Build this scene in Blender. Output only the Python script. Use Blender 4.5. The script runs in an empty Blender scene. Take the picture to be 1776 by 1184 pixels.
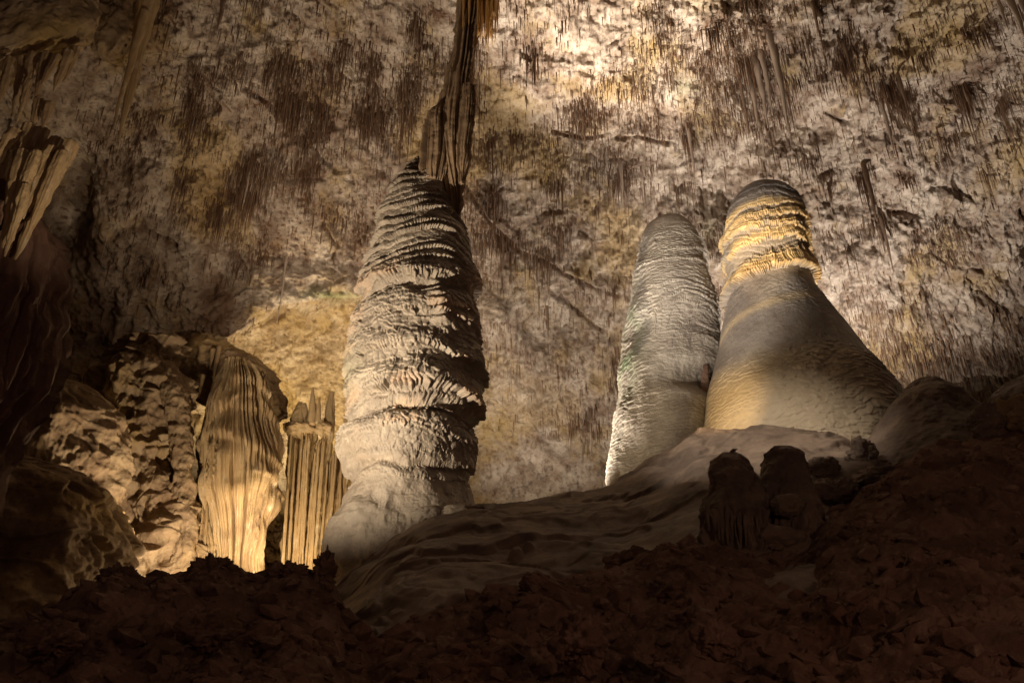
import bpy, math, random
import numpy as np
from mathutils import Vector
random.seed(7)
RNG = np.random.default_rng(7)
R = math.radians
SC = bpy.context.scene
COL = SC.collection

# ------------------------------------------------------------------ camera
F, CX, CY, ZC = 1450.0, 888.0, 592.0, 1.6
PITCH = R(26.8)
SP, CP = math.sin(PITCH), math.cos(PITCH)
cd = bpy.data.cameras.new("camera"); cam = bpy.data.objects.new("camera", cd); COL.objects.link(cam)
cam.location = (0, 0, ZC); cam.rotation_euler = (R(90) + PITCH, 0, 0)
cd.sensor_width = 36; cd.lens = 36 * F / 1776; cd.clip_start = .1; cd.clip_end = 400
SC.camera = cam

def at(px, py, Y):
    """world point at distance Y in front of the trail that is seen towards (px, py)"""
    k = (CY - np.asarray(py, float)) / F
    Z = Y * (SP + k * CP) / (CP - k * SP)
    d = Y * CP + Z * SP
    return np.stack(np.broadcast_arrays((np.asarray(px, float) - CX) / F * d, Y + 0 * Z, Z + ZC), -1)

# ------------------------------------------------------------------ world, exposure, lamps
w = bpy.data.worlds.new("World"); SC.world = w; w.use_nodes = True
bg = w.node_tree.nodes["Background"]; bg.inputs[0].default_value = (1.0, .62, .50, 1); bg.inputs[1].default_value = .022
SC.view_settings.view_transform = 'Standard'; SC.view_settings.look = 'None'
SC.view_settings.exposure = 0; SC.view_settings.gamma = 1
try:
    SC.cycles.use_denoising = True
    SC.cycles.max_bounces = 4; SC.cycles.diffuse_bounces = 3; SC.cycles.glossy_bounces = 2
except Exception: pass

def lamp(name, pos, power, col, radius=.12, target=None, cone=None, blend=.6):
    l = bpy.data.lights.new(name, 'SPOT' if target is not None else 'POINT')
    l.energy = power; l.color = col; l.shadow_soft_size = radius
    o = bpy.data.objects.new(name, l); COL.objects.link(o); o.location = tuple(pos)
    if target is not None:
        l.spot_size = R(cone); l.spot_blend = blend
        o.rotation_euler = (Vector(tuple(target)) - Vector(tuple(pos))).to_track_quat('-Z', 'Y').to_euler()
    return o
WARM = (1.0, .70, .38); GOLD = (1.0, .62, .22); NEUT = (1.0, .88, .76); COOL = (1.0, .90, .82)
# unseen cave lamps, several in open air, and added fills
lamp('lamp_giant_column', (-8.2, 14.6, 5.5), 8600, (1, .82, .62), .05, at(738, 470, 22), 85, 1.0)
lamp('lamp_wall_floor', at(930, 935, 27), 5800, NEUT, .10, at(980, 330, 31), 120, .8)
lamp('lamp_wall_left', at(470, 600, 24), 700, (1, .77, .54), .12, at(540, 330, 28), 135, .9)
lamp('lamp_wall_right', at(1560, 800, 28.5), 8600, COOL, .10, at(1430, 220, 28), 130, .8)
lamp('lamp_ceiling', at(960, 800, 24.5), 36000, NEUT, .07, at(1070, 15, 22.5), 46, 1.0)
lamp('lamp_twin_domes', at(870, 900, 15.0), 14000, COOL, .06, at(1250, 395, 26), 34, 1.0)
lamp('lamp_gold_band', at(1100, 840, 16.5), 6500, (1, .74, .42), .08, at(1330, 432, 24), 11, .6)
lamp('lamp_dome_foot', at(1130, 700, 19.5), 1000, (1, .70, .34), .06, at(1290, 708, 24.0), 34, 1.0)
lamp('fill_hill', (-1.0, 12.0, 15.0), 6500, NEUT, .06, at(1350, 815, 21.5), 31, 1.0)  # added spot hung in open air to brighten the hill
lamp('lamp_draperies', at(425, 1050, 22.6), 1900, (1, .80, .54), .08, at(455, 930, 26.0), 48, 1.0)
lamp('lamp_draperies', at(545, 1045, 25.4), 700, (1, .76, .46), .1)
lamp('lamp_alcove', at(500, 960, 30.5), 12000, (1, .80, .50), .08, at(535, 600, 37), 80, .8)
lamp('lamp_left_rocks', at(322, 1050, 22.0), 1500, (1, .78, .54), .10, at(200, 720, 24), 130, .9)
lamp('lamp_left_curtains', at(360, 600, 9.0), 1000, (1, .78, .56), .07, at(130, 95, 12), 58, .8)
lamp('fill_foreground', (-6, 1, 5.0), 90, (1, .58, .40), .3)  # added fill without a source, dim reddish light for the foreground
lamp('fill_foreground', (5.5, 2, 4.0), 230, (1, .58, .42), .3)  # second added foreground fill, on the right

# ------------------------------------------------------------------ noise
LAT = RNG.random((64, 64, 64)).astype(np.float32).ravel() * 2 - 1
def vn(P, f=1.0, s=0):
    x, y, z = [(P[..., i] * (f if np.isscalar(f) else f[i]) + s * (7.3 + 3.1 * i)) for i in range(3)]
    xi, yi, zi = np.floor(x).astype(np.int64), np.floor(y).astype(np.int64), np.floor(z).astype(np.int64)
    fx, fy, fz = x - xi, y - yi, z - zi
    fx, fy, fz = [t * t * t * (t * (t * 6 - 15) + 10) for t in (fx, fy, fz)]
    x0, x1 = (xi & 63) * 4096, ((xi + 1) & 63) * 4096
    y0, y1 = (yi & 63) * 64, ((yi + 1) & 63) * 64
    z0, z1 = zi & 63, (zi + 1) & 63
    g = lambda a, b, c: LAT[a + b + c]
    a = g(x0, y0, z0) * (1 - fx) + g(x1, y0, z0) * fx
    b = g(x0, y1, z0) * (1 - fx) + g(x1, y1, z0) * fx
    c = g(x0, y0, z1) * (1 - fx) + g(x1, y0, z1) * fx
    d = g(x0, y1, z1) * (1 - fx) + g(x1, y1, z1) * fx
    return (a * (1 - fy) + b * fy) * (1 - fz) + (c * (1 - fy) + d * fy) * fz
def fbm(P, f=1.0, o=4, s=0, g=.5):
    r, a, t = 0, 1., 0.
    f = np.array([f] * 3 if np.isscalar(f) else f, float)
    for i in range(o):
        r = r + a * vn(P, f * 2.07 ** i, s + i * 1.7); t += a; a *= g
    return r / t * 1.5
def ridged(P, f=1.0, o=3, s=0):
    r, a, t = 0, 1., 0.
    f = np.array([f] * 3 if np.isscalar(f) else f, float)
    for i in range(o):
        r = r + a * (1 - np.abs(vn(P, f * 2.1 ** i, s + i * 2.3)) * 2); t += a; a *= .5
    return r / t
HT = RNG.random((256, 256, 3))
def worley(x, y, s=0):
    """F1, F2 and cell value"""
    x = x + s * 17.31; y = y + s * 9.7
    xi, yi = np.floor(x).astype(int), np.floor(y).astype(int)
    f1 = np.full(x.shape, 9.); f2 = f1.copy(); cv = np.zeros(x.shape)
    for dx in (-1, 0, 1):
        for dy in (-1, 0, 1):
            h = HT[(xi + dx) & 255, (yi + dy) & 255]
            d = np.hypot(xi + dx + h[..., 0] - x, yi + dy + h[..., 1] - y)
            m = d < f1
            f2 = np.where(m, f1, np.minimum(f2, d)); cv = np.where(m, h[..., 2], cv); f1 = np.where(m, d, f1)
    return f1, f2, cv
def scales(th, z, Rm, w, h, P, s):
    """small overlapping scales with a free lower edge, 0..1"""
    x = th * Rm / w + .35 * vn(P, 2.2, s); y = z / h + 1.3 * vn(P, .9, s + 1) + .5 * vn(P, 3.5, s + 2)
    x = x + s * 17.31; y = y + s * 9.7
    xi, yi = np.floor(x).astype(int), np.floor(y).astype(int)
    best = np.full(x.shape, 9.); dyb = np.zeros(x.shape); cv = np.zeros(x.shape); dxb = np.zeros(x.shape)
    for dx in (-1, 0, 1):
        for dy in (-1, 0, 1):
            hh = HT[(xi + dx) & 255, (yi + dy) & 255]
            ex, ey = x - (xi + dx + hh[..., 0]), y - (yi + dy + hh[..., 1]); d = np.hypot(ex, ey)
            m = d < best; best = np.where(m, d, best); dyb = np.where(m, ey, dyb); dxb = np.where(m, ex, dxb); cv = np.where(m, hh[..., 2], cv)
    return np.clip(.55 - .55 * dyb, 0, 1.1) * (.35 + .65 * cv) * (1 - .5 * np.clip(np.abs(dxb) * 1.3, 0, 1) ** 2)
def sst(a, b, x):
    t = np.clip((x - a) / (b - a), 0, 1); return t * t * (3 - 2 * t)
def tab(x, pts):
    pts = np.array(pts, float); return np.interp(x, pts[:, 0], pts[:, 1])
def stab(x, pts, w):
    """table lookup smoothed over width w"""
    return sum(tab(x + o * w, pts) for o in (-1, -.5, 0, .5, 1)) / 5

# ------------------------------------------------------------------ materials
def material(name, base, spots, stain=None, tint=None, scale=1.0, rough=.75, bump=.5, bscale=14, pit=0., spec=.3, colvar=None, aniso=None, bdist=.06):
    """procedural rock: two noise-mixed colours, an ochre stain, attribute-driven tints, bump"""
    m = bpy.data.materials.new(name); m.use_nodes = True
    T = m.node_tree; N = T.nodes; L = T.links; bs = N["Principled BSDF"]
    bs.inputs["Roughness"].default_value = rough
    bs.inputs["Specular IOR Level"].default_value = spec
    tc = N.new("ShaderNodeTexCoord"); geo = N.new("ShaderNodeNewGeometry")
    mp = N.new("ShaderNodeMapping"); L.new(geo.outputs["Position"], mp.inputs[0])
    if aniso: mp.inputs["Scale"].default_value = aniso
    def noise(s, d=6, r=.6, src=None):
        n = N.new("ShaderNodeTexNoise"); n.inputs["Scale"].default_value = s; n.inputs["Detail"].default_value = d
        n.inputs["Roughness"].default_value = r; L.new((src or mp.outputs[0]), n.inputs["Vector"]); return n.outputs["Fac"]
    def ramp(fac, a, b):
        r = N.new("ShaderNodeMapRange"); r.inputs[1].default_value = a; r.inputs[2].default_value = b
        L.new(fac, r.inputs[0]); return r.outputs[0]
    def mix(fac, a, b):
        x = N.new("ShaderNodeMix"); x.data_type = 'RGBA'
        if hasattr(fac, 'links'): L.new(fac, x.inputs[0])
        else: x.inputs[0].default_value = fac
        for i, v in ((6, a), (7, b)):
            if hasattr(v, 'links'): L.new(v, x.inputs[i])
            else: x.inputs[i].default_value = (*v, 1)
        return x.outputs[2]
    c = mix(ramp(noise(1.1 * scale, 8, .65), .38, .62), base, spots)
    if stain:
        c = mix(ramp(noise(.35 * scale, 7, .7), .52, .66), c, stain)
    if colvar:
        c = mix(ramp(noise(5 * scale, 6, .7), .55, .72), c, colvar)
    for an, colr in (tint or {}).items():
        a = N.new("ShaderNodeAttribute"); a.attribute_name = an
        c = mix(a.outputs["Fac"], c, colr)
    L.new(c, bs.inputs["Base Color"])
    n1 = noise(bscale, 8, .7, geo.outputs["Position"])
    h = n1
    if pit:
        v = N.new("ShaderNodeTexVoronoi"); v.inputs["Scale"].default_value = bscale * .45
        L.new(geo.outputs["Position"], v.inputs["Vector"])
        mr = ramp(v.outputs["Distance"], 0, .45)
        ad = N.new("ShaderNodeMath"); ad.operation = 'MULTIPLY_ADD'
        L.new(mr, ad.inputs[0]); ad.inputs[1].default_value = pit; L.new(n1, ad.inputs[2]); h = ad.outputs[0]
    b = N.new("ShaderNodeBump"); b.inputs["Strength"].default_value = bump; b.inputs["Distance"].default_value = bdist
    L.new(h, b.inputs["Height"]); L.new(b.outputs[0], bs.inputs["Normal"])
    return m

M = {}
M['wall'] = material('pale_limestone', (.55, .465, .37), (.27, .20, .145), stain=(.40, .29, .14), colvar=(.15, .095, .065),
                     tint={'brown': (.15, .085, .05), 'ochre': (.42, .29, .11), 'moss': (.13, .17, .05)}, rough=.85, bump=1., bscale=5, pit=.5, spec=.15, bdist=.14)
M['straw'] = material('straw_calcite', (.33, .22, .14), (.17, .095, .05), tint={'brown': (.13, .068, .036), 'pale': (.50, .42, .34)}, bump=.2, spec=.3)
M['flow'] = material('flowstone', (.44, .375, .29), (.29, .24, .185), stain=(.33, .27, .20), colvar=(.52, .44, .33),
                     tint={'lip': (.58, .41, .27), 'recess_shade': (.20, .14, .09), 'moss': (.16, .22, .09)}, rough=.6, bump=.6, bscale=16, spec=.35)
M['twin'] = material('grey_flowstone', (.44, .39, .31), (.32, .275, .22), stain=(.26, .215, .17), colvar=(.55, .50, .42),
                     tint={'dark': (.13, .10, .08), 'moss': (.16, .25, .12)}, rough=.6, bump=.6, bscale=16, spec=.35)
M['gold'] = material('banded_flowstone', (.38, .335, .28), (.28, .24, .20), stain=(.24, .20, .165), colvar=(.45, .39, .32),
                     tint={'gold': (.78, .56, .26), 'dark': (.075, .062, .055), 'cream': (.62, .47, .25)}, rough=.55, bump=.5, bscale=12, spec=.4)
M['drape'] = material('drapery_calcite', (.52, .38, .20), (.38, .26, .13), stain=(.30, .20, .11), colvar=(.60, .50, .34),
                      tint={'recess_shade': (.17, .10, .05)}, aniso=(1, 1, .25), rough=.6, bump=.5, bscale=12, spec=.35)
M['red'] = material('reddish_flowstone', (.19, .11, .075), (.10, .055, .035), stain=(.14, .075, .05), rough=.7, bump=.6, bscale=10, spec=.25, aniso=(1, 1, .3))
M['rock'] = material('brown_limestone', (.36, .27, .165), (.22, .15, .09), stain=(.32, .22, .09), colvar=(.13, .085, .05), rough=.85, bump=.9, bscale=8, pit=.6, spec=.15)
M['slope'] = material('dark_rubble_rock', (.27, .17, .12), (.14, .085, .06), stain=(.20, .11, .07), colvar=(.34, .24, .17), rough=.9, bump=1., bscale=7, pit=.8, spec=.1)
M['hang'] = material('dark_drapery', (.40, .28, .17), (.26, .17, .10), stain=(.28, .18, .10), colvar=(.38, .28, .18), tint={'recess_shade': (.10, .06, .035)}, aniso=(1, 1, .25), rough=.65, bump=.5, bscale=12)
M['orange'] = material('orange_calcite', (.55, .32, .11), (.42, .22, .06), rough=.5, bump=.2)
M['hill'] = material('smooth_brown_flowstone', (.27, .20, .145), (.14, .10, .072), stain=(.105, .075, .055), rough=.65, bump=.4, bscale=6, spec=.3)

# ------------------------------------------------------------------ mesh helpers
def setp(o, label=None, cat=None, group=None, kind=None):
    for k, v in (('label', label), ('category', cat), ('group', group), ('kind', kind)):
        if v: o[k] = v
    return o
def make(name, V, Fq, mat, parent=None, attrs=None, smooth=True, tris=None, **kw):
    me = bpy.data.meshes.new(name)
    V = np.asarray(V, np.float32).reshape(-1, 3)
    org = None
    if parent is None:                                    # put the origin at the base of the thing
        lo, hi = V.min(0), V.max(0); org = np.array([(lo[0] + hi[0]) / 2, (lo[1] + hi[1]) / 2, lo[2]], np.float32)
        V = V - org
    else:
        V = V - np.array(parent.location, np.float32) if parent.parent is None else V - np.array(parent.parent.location, np.float32)
    Fq = np.asarray(Fq, np.int32).reshape(-1, 4) if Fq is not None else np.zeros((0, 4), np.int32)
    tris = np.asarray(tris, np.int32).reshape(-1, 3) if tris is not None else np.zeros((0, 3), np.int32)
    nq, nt = len(Fq), len(tris)
    me.vertices.add(len(V)); me.vertices.foreach_set("co", V.ravel())
    me.loops.add(nq * 4 + nt * 3); me.loops.foreach_set("vertex_index", np.concatenate([Fq.ravel(), tris.ravel()]))
    me.polygons.add(nq + nt)
    me.polygons.foreach_set("loop_start", np.concatenate([np.arange(nq) * 4, nq * 4 + np.arange(nt) * 3]).astype(np.int32))
    me.polygons.foreach_set("use_smooth", np.full(nq + nt, smooth))
    for k, a in (attrs or {}).items():
        at_ = me.attributes.new(k, 'FLOAT', 'POINT'); at_.data.foreach_set("value", np.asarray(a, np.float32).ravel())
    me.update(); me.validate()
    me.materials.append(mat)
    o = bpy.data.objects.new(name, me); COL.objects.link(o)
    if parent is not None: o.parent = parent
    else: o.location = org.tolist()
    return setp(o, **kw)
def empty(name, loc, **kw):
    o = bpy.data.objects.new(name, None); COL.objects.link(o); o.location = tuple(float(v) for v in loc); o.empty_display_size = .3
    bpy.context.view_layer.update()
    return setp(o, **kw)
def gridq(nr, nc, wrap=False, flip=False):
    i = np.arange(nr - 1)[:, None] * nc
    j = np.arange(nc if wrap else nc - 1)[None, :]
    j1 = (j + 1) % nc
    q = np.stack(np.broadcast_arrays(i + j, i + j1, i + nc + j1, i + nc + j), -1).reshape(-1, 4)
    return q[:, ::-1] if flip else q

def ledges(th, z, Rm, sp, warp, P, seed, tooth=.09, cut=.5, wf=.35, vf=.45):
    """overlapping flowstone ledges with a drip fringe; returns relief 0..1, fringe 0..1, ledge phase"""
    n = vn(P, wf, seed) * .65 + vn(P, wf * 2.6, seed + 1) * .25 + vn(P, wf * 7, seed + 2) * .10
    h = (z + warp * n) / sp
    idx = np.floor(h); p = h - idx
    a = np.clip(.60 + .95 * vn(np.stack([th * Rm * vf, idx * 3.71, idx * 1.3 + 0 * z], -1), 1, seed + 3), .08, 1.15)
    x = th * Rm / tooth + 1.6 * vn(P, 1.0 / tooth / 3, seed + 5) + idx * 7.7
    xi = np.floor(x); t = np.abs(x - xi - .5) * 2
    hr = HT[(xi.astype(int)) & 255, (idx.astype(int)) & 255, 0]
    c = cut * (.12 + .88 * hr) * (.35 + .65 * t ** 1.2) * np.clip(a * 1.2, 0, 1)
    lip = sst(c, c + .10, p)
    rel = a * lip * np.clip(1 - p ** 2, 0, 1) * (1 - .42 * t ** 1.5 * np.clip(1 - p * 1.1, 0, 1))
    return rel, a * lip * np.clip(1 - p * 1.7, 0, 1), p

def revolve(name, Y0, prof, mat, disp=None, nth=400, nz=400, parent=None, depth=1.0, tilt=None, front=.72, cap=True, ysh=None, split=None, **kw):
    """closed body of revolution from a silhouette list (py, left px, right px), displaced along its radius"""
    prof = np.array(prof, float); py = prof[:, 0]
    A = at(prof[:, 1], py, Y0); B = at(prof[:, 2], py, Y0)
    z = A[:, 2]; c = (A[:, 0] + B[:, 0]) / 2; r = (B[:, 0] - A[:, 0]) / 2
    o = np.argsort(z); z, c, r = z[o], c[o], r[o]
    s = np.concatenate([[0], np.cumsum(np.hypot(np.diff(z), np.diff(r)))]); S = np.linspace(0, s[-1], nz)
    def sm(v):
        u = np.interp(S, s, v); k = max(1, int(nz * .012)); ker = np.hanning(2 * k + 3); ker /= ker.sum()
        return np.convolve(np.pad(u, len(ker) // 2, mode='edge'), ker, 'valid')[:nz]
    zz, cc, rr = np.interp(S, s, z), sm(c), sm(r)
    nf = int(nth * front); nb = nth - nf
    th = np.concatenate([np.linspace(-math.pi, 0, nf, endpoint=False), np.linspace(0, math.pi, nb, endpoint=False)])
    TH, ZZ = np.meshgrid(th, zz); RR = rr[:, None] + 0 * TH; CC = cc[:, None] + 0 * TH
    yy = Y0 + (np.interp(zz, z, np.asarray(ysh, float)[o])[:, None] if ysh is not None else 0)
    P = np.stack([CC + RR * np.cos(TH), yy + depth * RR * np.sin(TH), ZZ], -1)
    Rm = max(r.mean(), .05); attrs = {}
    if disp is not None:
        d, attrs = disp(TH, ZZ, P, Rm)
        d = d * np.clip(RR / (.25 * Rm), 0, 1)
        P[..., 0] += d * np.cos(TH); P[..., 1] += d * np.sin(TH)
        if 'dz' in attrs: P[..., 2] += attrs.pop('dz')
    V = P.reshape(-1, 3); q = gridq(nz, nth, True, flip=False)
    tr = None; at2 = dict(attrs)
    if cap:
        V = np.concatenate([V, [P[-1].mean(0)], [P[0].mean(0)]]); n = nz * nth
        a = np.arange(nth); b = (a + 1) % nth
        tr = np.concatenate([np.stack([(nz - 1) * nth + a, (nz - 1) * nth + b, a * 0 + n], 1), np.stack([b, a, a * 0 + n + 1], 1)])
        at2 = {k: np.concatenate([np.asarray(v).ravel(), [0, 0]]) for k, v in attrs.items()}
    if split:                                            # cut into stacked parts: (lowest z, part name), from the bottom up
        root = parent or empty(name, (cc[0], Y0, zz[0]), **kw)
        cuts = [0] + [int(np.searchsorted(zz, zc)) for zc, _ in split[1:]] + [nz - 1]
        for k in range(len(split)):
            r0, r1 = cuts[k], cuts[k + 1]; rows = slice(r0 * nth, (r1 + 1) * nth)
            Vp = P.reshape(-1, 3)[rows]; qp = gridq(r1 - r0 + 1, nth, True); ap = {kk: np.asarray(vv).ravel()[rows] for kk, vv in attrs.items()}
            make(split[k][1], Vp, qp, mat, root, ap)
        return root
    return make(name, V, q, mat, parent, at2, tris=tr, **kw)

def strand(name, pts, rad, mat, parent=None, n=14, m=26, flat=1.0, rough=.12, seed=0, attrs=None, flute=0, **kw):
    """tapered hanging strand along points"""
    pts = np.array(pts, float); rad = np.array(rad, float)
    s = np.concatenate([[0], np.cumsum(np.linalg.norm(np.diff(pts, axis=0), axis=1))]); S = np.linspace(0, s[-1], m)
    c = np.stack([np.interp(S, s, pts[:, i]) for i in range(3)], -1); r = np.interp(S, s, rad)
    th = np.linspace(0, 2 * math.pi, n, endpoint=False)
    P = c[:, None, :] + np.stack([np.cos(th)[None] * r[:, None], np.sin(th)[None] * r[:, None] * flat, 0 * th[None] * r[:, None]], -1)
    rm = rad.max()
    nz_ = fbm(P, (1 / (rm * 1.1), 1 / (rm * 1.1), .35 / rm), 3, seed)
    k = 1 + rough * 2 * nz_ + flute * np.cos(th * max(3, int(n / 4)) + seed)[None]
    P = c[:, None, :] + (P - c[:, None, :]) * k[..., None]
    V = np.concatenate([P.reshape(-1, 3), [c[0]], [c[-1]]]); N_ = m * n; a = np.arange(n); b = (a + 1) % n
    tr = np.concatenate([np.stack([a * 0 + N_, b, a], 1), np.stack([(m - 1) * n + a, (m - 1) * n + b, a * 0 + N_ + 1], 1)])
    return make(name, V, gridq(m, n, True, flip=False), mat, parent, {kk: np.full(len(V), vv) for kk, vv in (attrs or {}).items()}, tris=tr, **kw)

def blob(name, c, rad, mat, amp=.18, f=1.0, seed=0, n=70, parent=None, fine=.04, drip=0., **kw):
    """lumpy closed boulder"""
    th = np.linspace(0, 2 * math.pi, n, endpoint=False); ph = np.linspace(.02, math.pi - .02, n)
    TH, PH = np.meshgrid(th, ph)
    D = np.stack([np.sin(PH) * np.cos(TH), np.sin(PH) * np.sin(TH), np.cos(PH)], -1)
    c = np.asarray(c, float); rad = np.asarray(rad, float); rm = rad.mean()
    Q = D * rad + c
    k = 1 + amp * 1.6 * fbm(Q, f / rm, 4, seed) + fine * fbm(Q, 5 * f / rm, 4, seed + 3)
    if drip: k = k + drip * vn(Q, (6 / rm, 6 / rm, .8 / rm), seed + 9) * sst(.2, -.6, D[..., 2])
    Q = c + D * rad * k[..., None]
    V = np.concatenate([Q.reshape(-1, 3), [Q[0].mean(0)], [Q[-1].mean(0)]]); a = np.arange(n); b = (a + 1) % n
    tr = np.concatenate([np.stack([a * 0 + n * n, a, b], 1), np.stack([b + (n - 1) * n, a + (n - 1) * n, a * 0 + n * n + 1], 1)])
    return make(name, V, gridq(n, n, True, flip=True), mat, parent, tris=tr, **kw)

# ------------------------------------------------------------------ cave wall and ceiling
LIP = [(-200, 760), (60, 700), (130, 682), (200, 642), (270, 612), (330, 592), (390, 572), (450, 548), (500, 520), (560, 514), (640, 512)]
def wall_Y(px, py):
    Y = stab(py, [(-1500, 5.5), (-1100, 8), (-700, 12), (-300, 17), (0, 22.0), (250, 28), (450, 32), (650, 35.5), (870, 37), (1300, 38)], 60)
    side = stab(px, [(-1500, .35), (-400, .62), (0, .80), (300, .90), (640, .98), (900, 1), (1776, .97), (2300, .85), (3200, .55)], 120)
    return Y * side
nx, ny = 1000, 760
pxs = np.concatenate([np.linspace(-1400, -40, 70, endpoint=False), np.linspace(-40, 1816, nx - 140), np.linspace(1816, 3200, 71)[1:]])
pys = np.concatenate([np.linspace(-1500, -30, 90, endpoint=False), np.linspace(-30, 1060, ny - 110), np.linspace(1060, 1300, 21)[1:]])
PX, PY = np.meshgrid(pxs, pys)
LIPY = stab(PX, LIP, 12)
nlip = 8 * vn(np.stack([PX / 30, PX * 0, PX * 0], -1), 1, 3) + 4 * vn(np.stack([PX / 9, PX * 0, PX * 0], -1), 1, 4)
below = sst(0, 16, PY - LIPY - nlip) * sst(690, 640, PX)
YW = wall_Y(PX, PY)
YW = YW + below * 4.8 - 1.0 * np.exp(-((PY - LIPY) / 60) ** 2) * sst(690, 600, PX) * (1 - below)
P = at(PX, PY, YW)
nrm = np.array([0, -.62, -.78])
d = fbm(P, .10, 3, 1) * .9 + fbm(P, .38, 4, 5) * .50 + (ridged(P, (.9, .9, .7), 4, 11) - .5) * .26 + fbm(P, 2.6, 4, 20) * .12
d += .09 * vn(P, (6, 3, .9), 31) + .05 * vn(P, (13, 6, 1.8), 32) * sst(700, 300, PY)
wx, wy = P[..., 0], P[..., 2] * 1.25
f1, f2, cv = worley(wx * .85 + .5 * fbm(P, .8, 2, 8), wy * .85 + .5 * fbm(P, .8, 2, 9), 2)
pitm = (cv > .55) * np.clip(1 - f1 / (.16 + .22 * cv), 0, 1) ** .6
d -= .30 * pitm * np.where(below > .5, 1.6, .8) - .5 * below * fbm(P, .9, 4, 91)
f1b, f2b, cvb = worley(wx * 3.1, wy * 3.1, 5)
d -= (.12 + .12 * below) * (cvb > .6) * np.clip(1 - f1b / .33, 0, 1) ** .7
f1c, f2c, cvc = worley(wx * .6 + .6 * fbm(P, .6, 3, 18), wy * .6 + .6 * fbm(P, .6, 3, 19), 8)     # flakes with broken edges
d += .34 * (cvc - .5) + .14 * np.minimum(f2c - f1c, .25) / .25
def polyline(pts, wid, amp, side=0):
    out = 0
    pts = np.array(pts, float)
    best = np.full(PX.shape, 1e9); sg = np.zeros(PX.shape)
    for a, b in zip(pts[:-1], pts[1:]):
        v = b - a; L_ = np.hypot(*v); t = np.clip(((PX - a[0]) * v[0] + (PY - a[1]) * v[1]) / L_ ** 2, 0, 1)
        ex, ey = PX - a[0] - t * v[0], PY - a[1] - t * v[1]; dd = np.hypot(ex, ey)
        m = dd < best; best = np.where(m, dd, best); sg = np.where(m, np.sign(ex * -v[1] + ey * v[0]), sg)
    wob = best + 4 * fbm(P, .9, 3, 40)
    if side: return amp * np.exp(-np.maximum(wob, 0) / wid) * sst(6, -6, sg * best * side)
    return amp * np.exp(-(wob / wid) ** 2)
d += polyline([(815, 335), (850, 380), (900, 430), (960, 455), (1030, 490), (1070, 500)], 30, 0.94, 1)
d += polyline([(960, 505), (1000, 540), (1045, 570)], 18, 0.51, 1)
d += polyline([(1540, 655), (1620, 668), (1700, 650), (1776, 655)], 22, 0.77, 1)
d += polyline([(1590, 625), (1640, 618), (1700, 622)], 10, 0.34, 1)
d += polyline([(860, 190), (960, 150), (1120, 90), (1260, 40)], 45, 0.59)
d += polyline([(1080, 240), (1120, 235), (1160, 245)], 8, 0.34, 1)
d += polyline([(200, 640), (250, 500), (420, 380)], 16, 0.42, 1)
d += .75 * np.exp(-(((PX - 862) / 26) ** 2 + ((PY - 535) / 22) ** 2) ** 1.5)
d -= 2.2 * np.exp(-(((PX - 120) / 45) ** 2 + ((PY - 350) / 90) ** 2) ** 1.2)
CRK = sum(polyline(q_, 3.2, 1.0) for q_ in ([(818, 345), (850, 388), (900, 440), (960, 466), (1030, 502), (1070, 512)], [(960, 515), (1000, 551), (1048, 582)], [(1545, 668), (1620, 680), (1700, 662), (1776, 668)], [(1590, 632), (1640, 625), (1700, 629)], [(1075, 244), (1110, 240), (1160, 250)],
          [(1555, 375), (1580, 378), (1610, 384)], [(560, 395), (585, 425), (575, 450)], [(265, 380), (290, 400), (310, 418)], [(960, 235), (1010, 245), (1050, 240)], [(430, 150), (470, 175), (480, 200)], [(1620, 440), (1660, 470), (1720, 480)], [(1440, 200), (1470, 215), (1500, 210)]))
d -= .38 * np.clip(CRK, 0, 1)
f1d, f2d, cvd = worley(wx * 6.5 + .3 * fbm(P, 3, 2, 88), wy * 6.5, 11)
d -= .07 * (cvd > .7) * np.clip(1 - f1d / .4, 0, 1) ** .6
P = P + nrm * d[..., None]
brown = np.zeros(PX.shape)
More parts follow.
